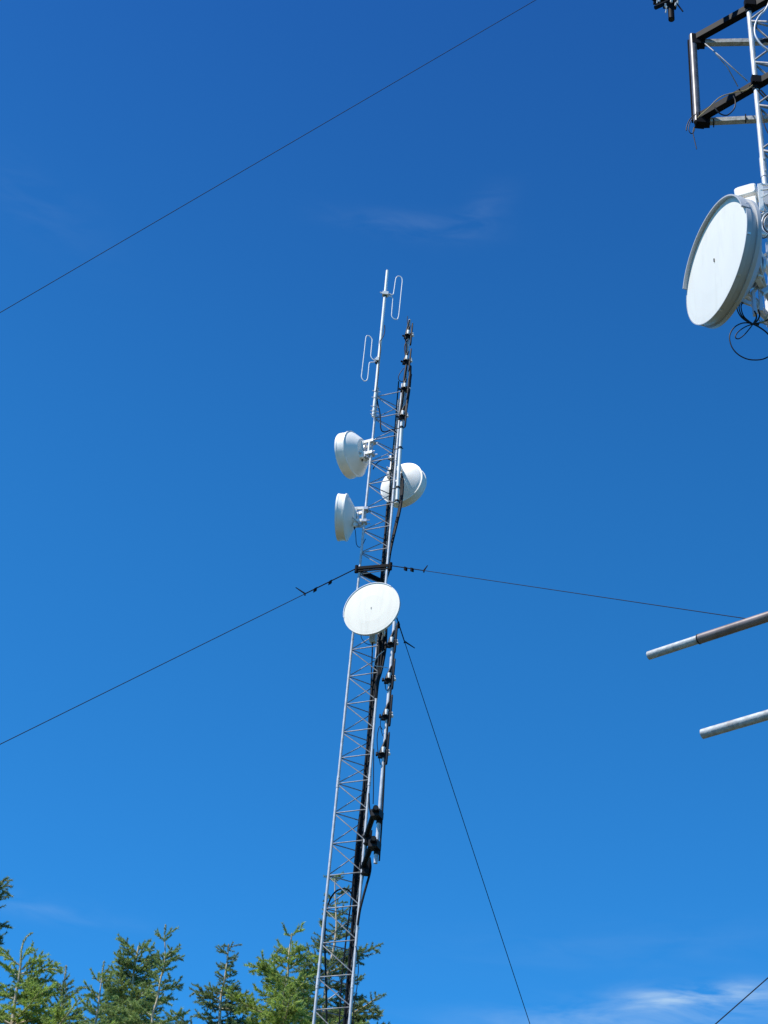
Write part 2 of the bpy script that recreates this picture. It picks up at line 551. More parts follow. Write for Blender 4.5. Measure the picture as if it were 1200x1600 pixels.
# ------------------------------------------------------------------ dishes
def dish(label, cpx, Y, Dpx, A_deg, pole, drum=0.24, kind='white', cone=0.42, depth_c=0.16, lip=None, mark=True, group='microwave dishes on the towers', arms=True):
    c = PY(cpx[0], cpx[1], Y)
    D = Dpx / FPX * depth(c)
    Rr = D / 2
    tw = Vector((-c.x, -c.y, 0)).normalized()            # towards the camera, level
    left = Vector((0, 0, 1)).cross(tw) * -1
    if left.x > 0: left = -left
    nrm = tw * cos(radians(A_deg)) + left * sin(radians(A_deg))
    t = thing('microwave_dish', label, 'dish antenna', tuple(c), group)
    dr = drum * D
    face = M['radome'] if kind != 'grey' else M['fabric']
    b = MB()
    b.lathe(c, nrm, [(0.0005, 0.012 * D), (Rr * 0.5, 0.010 * D), (Rr * 0.88, 0.004 * D), (Rr * 0.985, 0.001 * D)], 72)
    b.build('radome', face, t)
    b = MB()
    b.lathe(c, nrm, [(Rr * 0.985, -0.004 * D), (Rr * 0.985, 0.003 * D), (Rr, 0.003 * D), (Rr, -0.035 * D), (Rr * 0.985, -0.035 * D), (Rr * 0.965, -dr + 0.03 * D)], 72)
    b.build('shroud', M['shroud'] if kind == 'grey' else M['white'], t)
    b = MB()
    b.lathe(c, nrm, [(Rr * 0.965, -dr + 0.03 * D), (Rr * 1.0, -dr + 0.03 * D), (Rr * 1.0, -dr), (Rr * 0.94, -dr - 0.004 * D)], 72)
    b.build('back_rim', M['shroud'] if kind == 'grey' else M['white'], t)
    b = MB()
    prof = []
    for i in range(9):
        q = i / 8
        rr_ = Rr * (0.94 + (cone - 0.94) * q)
        prof.append((rr_, -dr - 0.004 * D - depth_c * D * (q ** 0.85)))
    prof += [(Rr * cone * 0.96, -dr - (depth_c + 0.01) * D), (0.10 * D, -dr - (depth_c + 0.015) * D), (0.001, -dr - (depth_c + 0.015) * D)]
    b.lathe(c, nrm, prof, 72)
    b.build('reflector', M['shroud'] if kind == 'grey' else M['white'], t)
    rx = Vector((0, 0, 1)).cross(nrm).normalized(); ry = nrm.cross(rx)
    for k in range(10 if kind == 'grey' else 0):
        a = 2 * pi * (k + 0.5) / 10
        rad = rx * cos(a) + ry * sin(a)
        b = MB()
        b.box(c + rad * Rr * 1.002 - nrm * 0.016 * D, rad * 0.004 * D, nrm.cross(rad) * 0.009 * D, nrm * 0.013 * D)
        b.build('rim_clip', M['alu'], t)
    back = c - nrm * (dr + (depth_c + 0.015) * D)
    # hub with its flange, and a small radio under it
    b = MB()
    b.lathe(back, -nrm, [(0.10 * D, 0), (0.10 * D, 0.05 * D), (0.13 * D, 0.05 * D), (0.13 * D, 0.07 * D), (0.001, 0.07 * D)], 24)
    b.build('hub', M['alu'], t)
    sidev = Vector((0, 0, 1)).cross(nrm).normalized()
    # bolts round the back rim
    if arms:
        hub = back - nrm * 0.05 * D
        zc = hub.z
        h = 0.155 * D
        b = MB()
        P = Vector((pole(zc).x, pole(zc).y, zc))
        away = (P - hub); away.z = 0
        for s_ in (-1, 1):
            off = sidev * s_ * 0.10 * D
            a0 = back + off; 
            pe = P + off * 0.55
            for zz in (-1, 1):
                b.bar(a0 + Vector((0, 0, zz * h)), Vector((pe.x, pe.y, zc + zz * h)), 0.040 * D, 0.066 * D)
            b.bar(a0 + Vector((0, 0, -h * 1.15)) - nrm * 0.012, a0 + Vector((0, 0, h * 1.15)) - nrm * 0.012, 0.06 * D, 0.04 * D, nrm)
            b.bar(pe + Vector((0, 0, -h * 1.1)) + nrm * 0.03, pe + Vector((0, 0, h * 1.1)) + nrm * 0.03, 0.045 * D, 0.03 * D, nrm)
        mb_ = b.build('mounting_bracket', M['white'], t)
        for zz in (-1, 1):
            k = MB()
            pp = Vector((pole(zc + zz * h).x, pole(zc + zz * h).y, zc + zz * h))
            k.box(pp, sidev * 0.075 * D, nrm * 0.055 * D, Vector((0, 0, 0.032 * D)))
            for s_ in (-1, 1):
                k.tube([pp + sidev * s_ * 0.06 * D + nrm * 0.09 * D, pp + sidev * s_ * 0.06 * D - nrm * 0.12 * D], 0.009 * D, 6)
            k.build('pole_clamp', M['alu'], mb_)
        # adjuster rod
        k = MB()
        k.tube([back + sidev * 0.2 * D + Vector((0, 0, -0.12 * D)) + nrm * 0.03, P + Vector((0, 0, -h * 1.9))], 0.012 * D, 8)
        k.tube([back - sidev * 0.1 * D + Vector((0, 0, -0.17 * D)) + nrm * 0.01, P + Vector((0, 0, -h * 1.9))], 0.010 * D, 8)
        k.build('adjuster_rod', M['galv'], t)
    if lip:
        ref = Vector((0, 0, 1)); x_ = ref.cross(nrm).normalized(); y_ = nrm.cross(x_)
        def ang(px, py):
            best = None
            for k in range(720):
                a = k * pi / 360
                p = c + (x_ * cos(a) + y_ * sin(a)) * Rr - CAM
                u_ = 600 + FPX * p.dot(rt) / p.dot(fw); v_ = 800 - FPX * p.dot(up) / p.dot(fw)
                e = (u_ - px) ** 2 + (v_ - py) ** 2
                if best is None or e < best[0]: best = (e, a)
            return best[1]
        a0, am, a1 = ang(*lip[0]), ang(*lip[1]), ang(*lip[2])
        def span(p, q): return (q - p) % (2 * pi)
        if span(a0, am) > span(a0, a1): a0, a1 = a1, a0
        a1 = a0 + span(a0, a1)
        h = lip[3] * D
        b = MB()
        b.lathe(c, nrm, [(Rr * 0.986, 0.002 * D), (Rr * 0.986, h), (Rr * 1.008, h), (Rr * 1.008, -0.03 * D), (Rr * 0.99, -0.03 * D)], 60, a0, a1)
        for a in (a0, a1):
            q = c + (x_ * cos(a) + y_ * sin(a)) * Rr * 0.992
            rad = (x_ * cos(a) + y_ * sin(a)); tg = nrm.cross(rad)
            b.box(q + nrm * (h - 0.03 * D) / 2, rad * 0.010 * Rr, tg * 0.003, nrm * (h + 0.03 * D) / 2)
        b.build('rim_lip', M['shroud'] if kind == 'grey' else M['alu'], t)
    if mark:
        k = MB()
        q = c + nrm * 0.016 * D
        k.box(q + Vector((0, 0, 0.0)), sidev * 0.003 * D, nrm * 0.003, Vector((0, 0, 0.017 * D)))
        k.build('drain_mark', M['clampdark'], t)
    return t, c, nrm, D, sidev, back

legRz = legR
d1 = dish('white drum dish facing left and away, upper of two on the left leg', (541, 712.5), 21.3, 74, 123, legL, drum=0.215, cone=0.56, depth_c=0.20, mark=False)
d2 = dish('white drum dish seen edge-on, lower of the two on the left leg', (529.0, 808.5), 21.12, 75, 101, legL, drum=0.185, cone=0.42, depth_c=0.15, mark=False)
d3 = dish('white dish seen from behind through the lattice, right side of the middle tower', (634, 762.5), 21.95, 74, 211, legB, drum=0.20, cone=0.40, depth_c=0.15, mark=False)
d4 = dish('round off-white dish facing the camera, on the middle tower under the guy bracket', (580.3, 950.6), 20.25, 94, 24, legR, drum=0.045, cone=0.34, depth_c=0.20, lip=((538, 965), (556, 917), (610, 918), 0.010))

def radio(label, dd, off, size, mat='shroud'):
    t_, c, nrm, D, sv, back = dd
    p = back + sv * off[0] + nrm * off[1] + Vector((0, 0, off[2]))
    t = thing('radio_unit', label, 'radio unit', tuple(p), 'small radio units behind the dishes')
    b = MB()
    b.box(p, sv * size[0] / 2, nrm * size[1] / 2, Vector((0, 0, size[2] / 2)), 0.02)
    b.build('housing', M[mat], t)
    k = MB()
    for i in range(5):
        k.box(p - nrm * (size[1] / 2 + 0.008) + sv * (i - 2) * size[0] / 6, sv * 0.004, nrm * 0.01, Vector((0, 0, size[2] * 0.4)))
    k.build('cooling_fins', M['alu'], t)
    k = MB()
    k.tube([p - Vector((0, 0, size[2] / 2)), p - Vector((0, 0, size[2] / 2 + 0.04))], 0.012, 8)
    k.build('connector', M['clampdark'], t)
    return p
radio('grey radio box hanging under the round front dish', d4, (-0.02, 0.02, -0.40), (0.10, 0.09, 0.17))
radio('small pale radio box behind the upper left dish', d1, (0.06, -0.02, -0.15), (0.12, 0.09, 0.14), 'white')
radio('small pale radio box behind the lower left dish', d2, (0.06, -0.02, -0.16), (0.07, 0.06, 0.16), 'white')
radio('small pale radio box on the back of the dish seen from behind', d3, (0.12, -0.06, 0.06), (0.10, 0.08, 0.14), 'white')

# ------------------------------------------------------------------ white dipole antenna on the left leg
YM = 20.94
t = thing('dipole_antenna', 'white mast with two folded dipole loops atop the left leg of the middle tower', 'antenna', tuple(PY(583.2, 651, YM)))
b = MB()
b.tube([PY(583.2, 651, YM), PY(605.3, 423, YM)], 0.0275, 14)
b.build('mast', M['mastwhite'], t)
def loop(pts, r, Y=YM, name='folded_dipole'):
    b = MB(); b.tube(smooth_path(pxpath(pts, Y), 4), r, 8); return b.build(name, M['mastwhite'], t)
loop([(601, 460.5), (608, 461), (614, 460), (615.5, 455), (618, 438), (619.2, 434), (622.5, 431.4), (626.5, 433), (628.6, 438), (627.3, 452), (624, 485), (622.6, 495), (620.5, 498.8), (616, 498.5), (612.3, 494.5), (612.2, 488), (613.6, 470), (613.2, 465), (609, 462.8), (601, 462.3)], 0.0085)
loop([(590, 563.6), (585.5, 563), (582, 561), (579.6, 557), (579.7, 551), (581.3, 534), (581, 529.5), (577, 525), (573.3, 524.8), (571.6, 529), (569.8, 545), (565.4, 583), (564.9, 589), (567.3, 594), (571, 595.3), (574, 592.5), (575.5, 583), (577, 568.5), (580, 566), (590, 565.6)], 0.0085)
for (x0, y0, w) in ((602, 459.5, 0.10), (589.5, 562.5, 0.05)):
    b = MB()
    p = PY(x0, y0, YM)
    b.box(p, (w * 0.55, 0, 0), (0, 0.045, 0), (0, 0, 0.035))
    b.tube([p + Vector((-w, -0.02, 0.01)), p + Vector((w, -0.02, -0.01))], 0.012, 8)
    b.build('loop_clamp', M['mastwhite'], t)
    b = MB()
    b.tube([p + Vector((0, 0, -0.075)), p + Vector((0, 0, -0.05))], 0.036, 12)
    b.build('band', M['clampdark'], t)
for y_ in (612, 622, 636, 643, 648):
    b = MB()
    p = PY(583.2 + (651 - y_) * 0.0965, y_, YM)
    b.tube([p + Vector((-0.06, -0.02, 0)), p + Vector((0.09, 0.0, 0))], 0.007, 6)
    b.tube([p + Vector((0, 0, -0.01)), p + Vector((0, 0, 0.01))], 0.034, 12)
    b.build('u_bolt', M['galv'], t)

# ------------------------------------------------------------------ black dipole arrays
def array(label, mast_pts, Y, fits, mr, whips, lower=0.0):
    a, c = PY(*mast_pts[0], Y), PY(*mast_pts[1], Y)
    t = thing('dipole_array', label, 'antenna', tuple(a), 'black four-bay antennas on the middle tower')
    b = MB()
    b.tube([a, c], mr, 14)
    b.build('mast', M['galv'], t)
    ax = (c - a).normalized()
    for i, (fx, fy) in enumerate(fits):
        p = PY(fx, fy, Y)
        b = MB()
        b.box(p, (0.050, 0, 0), (0, 0.050, 0), (0, 0, 0.040), 0.012)
        b.box(p + Vector((0, -0.01, -0.055)), (0.066, 0, 0), (0, 0.03, 0), (0, 0, 0.014))
        b.tube([p + Vector((-0.085, -0.02, -0.03)), p + Vector((0.09, -0.02, -0.01))], 0.016, 8)
        b.tube([p + Vector((-0.085, 0.02, 0.02)), p + Vector((-0.085, -0.06, -0.06))], 0.017, 8)
        cl_ = b.build('clamp', M['clampdark'], t)
        for (dx, dz, rr_) in ((0.088, -0.005, 0.026), (0.082, 0.045, 0.019)):
            k = MB(); k.sphere(p + Vector((dx, -0.03, dz)), rr_); k.build('insulator', M['mastwhite'], cl_)
        k = MB(); k.tube([p + Vector((0.0, -0.057, -0.01)), p + Vector((0.004, -0.057, 0.075))], 0.029, 10); k.build('insulator', M['mastwhite'], cl_)
        # the loop is seen nearly edge-on: it points at the camera
        q = p + Vector((0.050, -0.03, 0.02 - lower))
        dirv = Vector((0.10, -0.99, 0)).normalized()
        b = MB()
        hh, ww = 0.235, 0.07
        pts = [q + Vector((0, 0, 0.015)), q + dirv * 0.06 + Vector((0, 0, 0.015)), q + dirv * 0.07 + Vector((0, 0, 0.05)), q + dirv * 0.07 + Vector((0, 0, hh - 0.03)),
               q + dirv * (0.07 + ww / 2) + Vector((0, 0, hh)), q + dirv * (0.07 + ww) + Vector((0, 0, hh - 0.03)), q + dirv * (0.07 + ww) + Vector((0, 0, -hh + 0.03)),
               q + dirv * (0.07 + ww / 2) + Vector((0, 0, -hh)), q + dirv * 0.07 + Vector((0, 0, -hh + 0.03)), q + dirv * 0.07 + Vector((0, 0, -0.02)), q + dirv * 0.06, q + Vector((0, 0, 0.0))]
        b.tube(smooth_path(pts, 3), 0.0125, 8)
        b.build('folded_dipole', M['clampdark'], t)
        # feeder lying along the mast above the clamp, wedge of tape
        k = MB()
        k.tube([p + Vector((-0.02, -0.04, -0.02)), p + Vector((-0.005, -0.045, 0.09)), p + ax * 0.22 + Vector((0.025, -0.03, 0))], [0.042, 0.026, 0.010], 8)
        k.build('feed_boot', M['rubber'], t)
    for w in whips:
        k = MB(); k.tube(smooth_path(pxpath(w[0], Y - 0.03), 4), w[1], 8); k.build('feeder_cable', M['rubber'], t)
    return t
up_arr = array('black four-clamp antenna standing above the right leg of the middle tower', ((620.2, 787), (640.2, 500)), 20.72,
      [(637.2, 525), (634.8, 565), (631.8, 608), (628.6, 651)], 0.024,
      [([(641, 572), (640, 600), (636, 630), (632, 652)], 0.026), ([(637, 530), (632.5, 540), (633, 552), (634, 562)], 0.010),
       ([(631, 575), (624, 585), (622.5, 592), (627, 596), (632, 594)], 0.007), ([(636, 565), (632, 590), (629, 620), (625, 648)], 0.020),
       ([(639.5, 500), (636.5, 512), (633.5, 526), (635, 545), (632, 566)], 0.013), ([(642.5, 585), (640, 604), (637, 625), (633, 650)], 0.016),
       ([(636.8, 494), (636.3, 500), (637, 510)], 0.006), ([(628, 655), (625.5, 690), (622, 730), (621, 745)], 0.007)], lower=0.10)
# foam-free lower end: second pipe that carries the array
k = MB()
k.tube([PY(627.8, 660, 20.66), PY(620.0, 786, 20.66)], 0.027, 14)
k.build('support_pipe', M['mastwhite'], up_arr)
for y_ in (668, 700, 762, 783):
    k = MB()
    p = PY(627.8 - (y_ - 660) * 0.0619, y_, 20.66)
    k.tube([p + Vector((0, 0, -0.018)), p + Vector((0, 0, 0.018))], 0.034, 12)
    k.tube([p + Vector((-0.10, 0.05, 0)), p + Vector((0.05, 0.0, 0))], 0.008, 6)
    k.build('pipe_band', M['clampdark'], up_arr)
YA = 20.0
lo_arr = array('black four-clamp antenna on a pale mast held out right of the tower below the dish', ((586.8, 1349), (616.5, 972)), YA,
      [(611.3, 1006), (607.3, 1062), (603.0, 1119), (598.0, 1178)], 0.0285,
      [([(594.5, 1195), (590, 1170), (589.5, 1150), (593, 1135), (597.5, 1140)], 0.006),
       ([(620, 978), (617.5, 1000), (612.5, 1060), (607, 1120), (602, 1180), (598, 1262), (592.5, 1345)], 0.012),
       ([(601.5, 1062), (602.5, 1076), (606, 1078), (610, 1070)], 0.006),
       ([(595, 1120), (594.5, 1135), (598, 1150)], 0.005)])
for (nx, ny, tx, ty) in ((587.3, 1262, 572.5, 1306), (583.8, 1310, 568.5, 1353)):
    A = PY(tx, ty, YR - 0.06)
    E_ = PZ(nx, ny, A.z)
    b = MB(); b.tube([A + (A - E_).normalized() * 0.12, E_], 0.040, 14, caps=True); b.build('support_arm', M['dark'], lo_arr)
    b = MB(); b.lathe(E_, E_ - A, [(0.032, 0.003), (0.001, 0.003)], 14); b.build('shaded_end', M['end_shade'], lo_arr)  # flat dark disc on the capped end paints the shade of a hollow
    mp = PY(587 + (1349 - ny) * 0.0788, ny, YA)
    b = MB(); mz = Vector((E_.x, E_.y, A.z)) - (E_ - A).normalized() * 0.08
    mp2 = PY(586.8, 1349, YA) + (PY(616.5, 972, YA) - PY(586.8, 1349, YA)) * ((A.z - PY(586.8, 1349, YA).z) / (PY(616.5, 972, YA).z - PY(586.8, 1349, YA).z))
    b.bar(mz - Vector((0, 0, 0.03)), mp2 - Vector((0, 0, 0.03)), 0.13, 0.10)
    b.tube([mp2 + Vector((0, 0, -0.13)), mp2 + Vector((0, 0, 0.06))], 0.036, 12)
    b.build('mast_clamp', M['clampdark'], lo_arr)
    b = MB()
    for dz in (-0.1, 0.06):
        b.tube([A + Vector((0, 0.05, dz)) + Vector((0, 0, -0.01)), A + Vector((0, 0.05, dz + 0.01))], 0.036, 12)
    b.box(A + Vector((0.03, 0.02, -0.02)), (0.05, 0, 0), (0, 0.06, 0), (0, 0, 0.10))
    b.build('leg_clamp', M['clampdark'], lo_arr)

# ------------------------------------------------------------------ coaxial cables
CG = 'coaxial cables on the middle tower'
def cable(label, pts, Y, r, mat='rubber', group=CG, k=5, n=8):
    b = MB(); P_ = smooth_path(pxpath(pts, Y), k)
    b.tube(P_, r, n)
    b_ = min(P_, key=lambda v: v.z)
    o = b.build('coax_cable', M[mat], None, tuple(b_))
    return tag(o, label, 'cable', group)
rnd = random.Random(11)
for i in range(9):
    ox = (i - 4) * 1.15
    oy = [0.0, 0.05, 0.1, 0.03, 0.08, 0.0, 0.06, 0.1, 0.04][i]
    top = [760, 860, 905, 560, 900, 1000, 905, 1000, 700][i]
    pts = []
    y = 1660
    while y > top:
        bx = 620.5 - (y - 700) * 0.0828 - 5.5
        w = 1.0
        bulge = 0
        if 975 < y < 1060:
            bulge = 6.5 * sin(pi * (y - 975) / 85) * (0.6 + i * 0.08)
        if 1250 < y < 1420: bulge = 1.2 * sin(pi * (y - 1250) / 170) * (i - 3)
        pts.append((bx + ox * (0.62 if y > 900 else 0.45) + bulge + rnd.uniform(-0.35, 0.35), y, 21.1 + oy - (0.1 if bulge > 2 else 0)))
        y -= 38
    lastx = pts[-1][0]
    cable('black coaxial cable in the thick bundle behind the right leg of the middle tower', pts, 21.1, [0.019, 0.014, 0.019, 0.011, 0.022, 0.016, 0.019, 0.013, 0.011][i])
for j in range(5):
    cable('black cable in the bulge in front of the right leg just under the round dish', [(606 - 2.2 * j, 930), (604 - 2.2 * j, 965), (602.5 - 2.4 * j + 1, 990), (601.5 - 2.6 * j + 1, 1012), (598.8 - 1.8 * j, 1035), (595.0 - 0.9 * j, 1052), (591 - 0.5 * j, 1066), (588 - 0.5 * j, 1090)], 20.76 + 0.02 * (j % 2), 0.019)
cable('thin dark cable hanging free inside the lattice below the round dish', [(582.8, 990), (582, 1010), (580.5, 1050), (579, 1090), (577.5, 1130), (575, 1180)], 21.1, 0.010)
cable('dark cable hanging straight down left of the bundle, low inside the lattice', [(566, 1240), (563, 1275), (559.5, 1305), (556, 1330), (553, 1360), (548, 1412), (542, 1457), (534, 1532), (530, 1600), (526, 1660)], 21.0, 0.011)
cable('black cable arching inside the lattice near the bottom and down beside the left leg', [(556, 1425), (553.5, 1408), (549.5, 1397), (543, 1390), (536, 1388.5), (526, 1392), (517, 1403), (511, 1420), (508, 1445), (507.5, 1475), (508.5, 1510), (510, 1560), (510, 1600), (508, 1650)], 21.05, 0.0125)
cable('black cable swinging out to the right of the tower under the lower support arm', [(577.5, 1340), (579, 1355), (577, 1368), (573, 1382), (568, 1400), (562.5, 1422), (559, 1445)], 20.8, 0.017)
cable('thin loose wire right of the tower foot beside the spruce branch', [(555.5, 1478), (558.5, 1492), (560, 1515), (558.3, 1530), (557.5, 1545), (553, 1570), (551.5, 1620)], 20.8, 0.006)
cable('black cable dropping from the white mast and crossing to the right leg', [(587.3, 606), (588, 618), (590.5, 632), (593.5, 645), (594.5, 660), (594.8, 668), (597, 673.5), (602, 674.8), (608, 672.8), (614, 671), (618, 674), (621, 681), (620, 696)], 20.95, 0.011)
cable('black cable spiralling down the white dipole mast', [(600.8, 508), (601.2, 516), (599.5, 524), (596, 530), (593.6, 534), (594.8, 545), (593.5, 556), (592, 566), (591.5, 580), (589.5, 600), (587.3, 612)], 20.89, 0.008)
cable('dark looped cable between the two legs level with the white rear dish', [(583, 733), (586, 727), (591, 722), (598, 718), (605, 717), (611, 720), (614, 727)], 21.1, 0.009)
cable('thin dark cable under the lower left dish', [(555, 828), (556, 838), (557, 850), (561, 855), (566, 852), (571, 842)], 21.0, 0.006)
cable('thin dark cable drooping inside the lattice under the round dish', [(563.5, 990), (565, 997), (570, 1004), (577, 1007), (584, 1006)], 21.0, 0.006)
cable('pale thin cable looping off the right leg to the antenna mast', [(600, 1017), (593.5, 1022), (587.5, 1029), (585, 1036), (586.8, 1040.5), (595, 1041.5), (606, 1043.5)], 20.6, 0.006, 'galv')
for j in range(3):
    cable('black cable bowing out right of the leg below the rear dish', [(629.5 - j, 748 - 4 * j), (629 - j * 1.2, 770), (625.5 - j, 795), (621 - j, 815), (615.5 - j * .8, 838), (610.5 - j * .5, 860), (607.5 - j * .5, 880)], 20.95 + 0.03 * j, 0.019)
cable('thin cable hanging from the right antenna support to the arm bracket', [(584, 1170), (583.7, 1200), (583.5, 1235), (583, 1256)], 20.5, 0.007)
cable('dark cable curving from the right leg to the upper support arm', [(576.5, 1240), (577, 1258), (579, 1272), (581, 1280)], 20.7, 0.011)

# ------------------------------------------------------------------ right-hand tower
YT = 7.4
rA = line(PY(1171, 24, YT), PY(1194.75, 281, YT))
A0 = rA(0)
s = 0.47
a_ = radians(7)
offB = Vector((s * cos(a_), s * sin(a_), 0))
offC = Vector((s * cos(a_ - pi / 3), s * sin(a_ - pi / 3), 0))
rB = lambda z: rA(z) + offB
rC = lambda z: rA(z) + offC
bc = A0 + (offB + offC) / 3
T2 = thing('lattice_tower', 'pale lattice tower cut off by the right edge, dark bracket arms on it', 'tower', (bc.x, bc.y, 0))
for lf in (rA, rB, rC):
    b = MB(); b.tube([lf(0), lf(15.0)], 0.0205, 16); b.build('leg', M['galv'], T2)
zr0 = PY(1176, 36, YT).z
zr = [zr0 + 0.49 * k for k in range(8, -26, -1) if zr0 + 0.49 * k > 0.6]
zigzag('zigzag_brace', rA, rB, zr, T2, 0.0085, 0.0, 0.0)
zigzag('zigzag_brace', rA, rC, [z + 0.02 for z in zr], T2, 0.0085, 0.0, 0.02)
zigzag('zigzag_brace', rB, rC, [z + 0.02 for z in zr], T2, 0.0085, 0.0, 0.02)
zjj = PY(1192, 262, YT).z
for z in (zjj - 9, zjj - 6, zjj - 3, zjj, zjj + 3):
    for lf in (rA, rB, rC):
        b = MB(); b.tube([lf(z - 0.10), lf(z + 0.10)], 0.0245, 16)
        for dz in (-0.06, 0.06):
            p = lf(z + dz); b.tube([p - Vector((0, 0.04, 0)), p + Vector((0, 0.04, 0))], 0.007, 6)
        b.build('leg_splice', M['galv'], T2)
b = MB(); b.box((bc.x, bc.y, 0.15), (0.6, 0, 0), (0, 0.6, 0), (0, 0, 0.2)); b.build('concrete_base', M['concrete'], T2)

# V-shaped side arm frame
zt = PY(1168.5, 10, YT).z
zw = PY(1183, 131, YT).z
Vt = PZ(1083, 63, zt); Vb = PZ(1090, 186, zw)
NT = PZ(1250, -30, zt); NB = PZ(1250, 93, zw)
FT = PZ(1240, 60, zt - 0.02); FB = PZ(1240, 179, zw - 0.02)
fr = thing('side_arm_frame', 'dark triangular steel side arm with a pipe across its end, upper right corner', 'antenna mount', tuple(rA(zt)))
for V_, N_, F_ in ((Vt, NT, FT), (Vb, NB, FB)):
    d = (N_ - V_).normalized()
    b = MB(); b.bar(V_, N_, 0.054, 0.062); b.build('near_arm', M['dark'], fr)
    b = MB(); b.bar(V_ + (F_ - V_).normalized() * 0.06 + Vector((0, 0, -0.035)), F_ + Vector((0, 0, -0.035)), 0.042, 0.042); b.build('far_arm', M['boom'], fr)
    b = MB()
    b.bar(V_ + Vector((-0.01, 0, -0.04)), V_ + (F_ - V_).normalized() * 0.09 + Vector((0, 0, -0.04)), 0.055, 0.075)
    b.box(V_ + d * 0.02 + Vector((0, 0, -0.03)), (0.035, 0, 0), (0, 0.035, 0), (0, 0, 0.055))
    b.build('corner_plate', M['dark'], fr)
    pc = rA(V_.z)
    b = MB()
    b.box(pc + Vector((0.0, -0.03, 0)), (0.04, 0, 0), (0, 0.022, 0), (0, 0, 0.036))
    b.tube([pc + Vector((0, 0, -0.075)), pc + Vector((0, 0, 0.06))], 0.029, 12)
    b.build('leg_clamp', M['dark'], fr)
b = MB()
b.tube([Vb + Vector((-0.008, -0.02, -0.06)), Vt + Vector((-0.008, -0.02, 0.03))], 0.029, 16)
b.build('end_pipe', M['gunmetal'], fr)
b = MB()
b.bar(Vb + Vector((-0.037, 0.012, -0.02)), Vt + Vector((-0.037, 0.012, 0.0)), 0.012, 0.03)
b.build('edge_strip', M['dark'], fr)
b = MB()
b.tube([PZ(1099, 66, zt - 0.02), PY(1125, 88, 7.35), PZ(1168, 127, zw + 0.03)], 0.0048, 8)
b.tube([PY(1118, 84, 7.32), PY(1136, 104, 7.32), PZ(1153, 135, zw + 0.03)], 0.0040, 8)
b.build('tie_rod', M['rod'], fr)
for (x_, y_) in ((1115, 192), (1165, 185)):
    p = PZ(x_, y_, zw - 0.055)
    b = MB(); dv = (FB - Vb).normalized(); b.box(p, dv * 0.004, dv.cross(Vector((0, 0, 1))) * 0.024, Vector((0, 0, 0.024))); b.build('cable_tie', M['rubber'], fr)

SG = 'loose cables on the right-hand tower'
def scable(label, pts, Y, r, mat='rubber'):
    return cable(label, pts, Y, r, mat, SG, 6, 8)
scable('black cable loop hanging from the lower arm of the side frame', [(1117, 168), (1121, 174), (1128, 179), (1136, 180), (1143, 175), (1148, 168), (1149, 158), (1146, 150)], 7.15, 0.0048)
scable('black cable end with a curl hanging from the tip of the side frame', [(1084, 180), (1077, 188), (1073, 198), (1072.5, 204)], 7.3, 0.004)
scable('thin curled cable tail hanging below the tip of the side frame', [(1087, 178), (1079, 190), (1076, 200), (1078, 207), (1082, 208.5), (1085, 203), (1084.5, 199), (1083, 208), (1086, 222), (1088.5, 233)], 7.28, 0.0035)
scable('pale thin strip lying along the lower arm of the side frame', [(1090, 184), (1108, 168), (1125, 152), (1146, 145), (1165, 141), (1176, 133)], 7.1, 0.004, 'ochre')
scable('pale thick cable snaking up inside the right-hand tower', [(1206, -8), (1200, 8), (1194, 18), (1189, 22), (1183, 31), (1179.5, 42), (1180, 54), (1185, 64), (1192, 72), (1200, 78), (1212, 86)], 7.25, 0.0075, 'galv')
scable('black cable inside the right-hand tower behind the pale one', [(1215, -2), (1199, 10), (1190, 20), (1183, 33), (1181, 44)], 7.35, 0.0085)
scable('thick black cable end inside the right-hand tower between the arms', [(1190, 65), (1196, 63), (1204, 64), (1216, 64)], 7.3, 0.016)
scable('thin black wire dropping beside the leg of the right-hand tower', [(1190, 175), (1192, 188), (1196, 200), (1200, 208), (1206, 222)], 7.3, 0.004)
for k_ in range(2):
    scable('dark cable beside the leg of the right-hand tower', [(1184 + 5 * k_, 141), (1192 + 5 * k_, 150), (1200 + 5 * k_, 158)], 7.35, 0.006)

# hanging antenna at the top edge
t = thing('side_antenna', 'dark antenna foot with clamps poking in at the top edge left of the side frame', 'antenna', tuple(PY(1049, 30, 7.3)))
pb = PY(1049.2, 30.5, 7.3)
b = MB(); b.tube([pb, pb + Vector((0, 0, 2.6))], 0.024, 16); b.build('mast', M['dark'], t)
b = MB(); b.lathe(pb, (0, 0, -1), [(0.019, 0.002), (0.001, 0.002)], 14); b.build('shaded_end', M['end_shade'], t)  # dark disc over the closed mast foot, a hollow's shade as colour
pc = PY(1047.5, 5, 7.3)
b = MB()
b.box(pc + Vector((0, -0.01, 0)), (0.05, 0, 0), (0, 0.05, 0), (0, 0, 0.022))
b.box(pc + Vector((-0.05, 0, 0.045)), (0.075, 0, 0), (0, 0.04, 0), (0, 0, 0.03))
mc_ = b.build('mast_clamp', M['clampdark'], t)
b = MB(); b.tube([PY(1024, 12, 7.2), PY(1044, 3, 7.2)], 0.017, 10); b.tube([PY(1019, -3, 7.25), PY(1032, 6, 7.25)], 0.014, 10)
b.build('clamp_arm', M['dark'], t)
b = MB(); b.tube([PY(1054, 1, 7.2), PY(1061, 10, 7.2), PY(1067, 18, 7.2)], 0.0055, 8); b.build('bolt', M['dark'], mc_)
for (x_, y_, r_) in ((1048.8, 3.5, .010), (1039, 10.5, .008), (1041, 14, .006), (1040.3, 20, .006), (1055.5, 9, .009), (1058.5, 6, .009), (1030, 2.5, .007), (1026.5, 5, .005)):
    b = MB(); p_ = PY(x_, y_, 7.2); b.tube([p_, p_ + Vector((0.003, -0.01, 0.022))], r_, 8); b.build('bolt', M['galv'], mc_)
zc = PY(1047, -75, 7.3).z
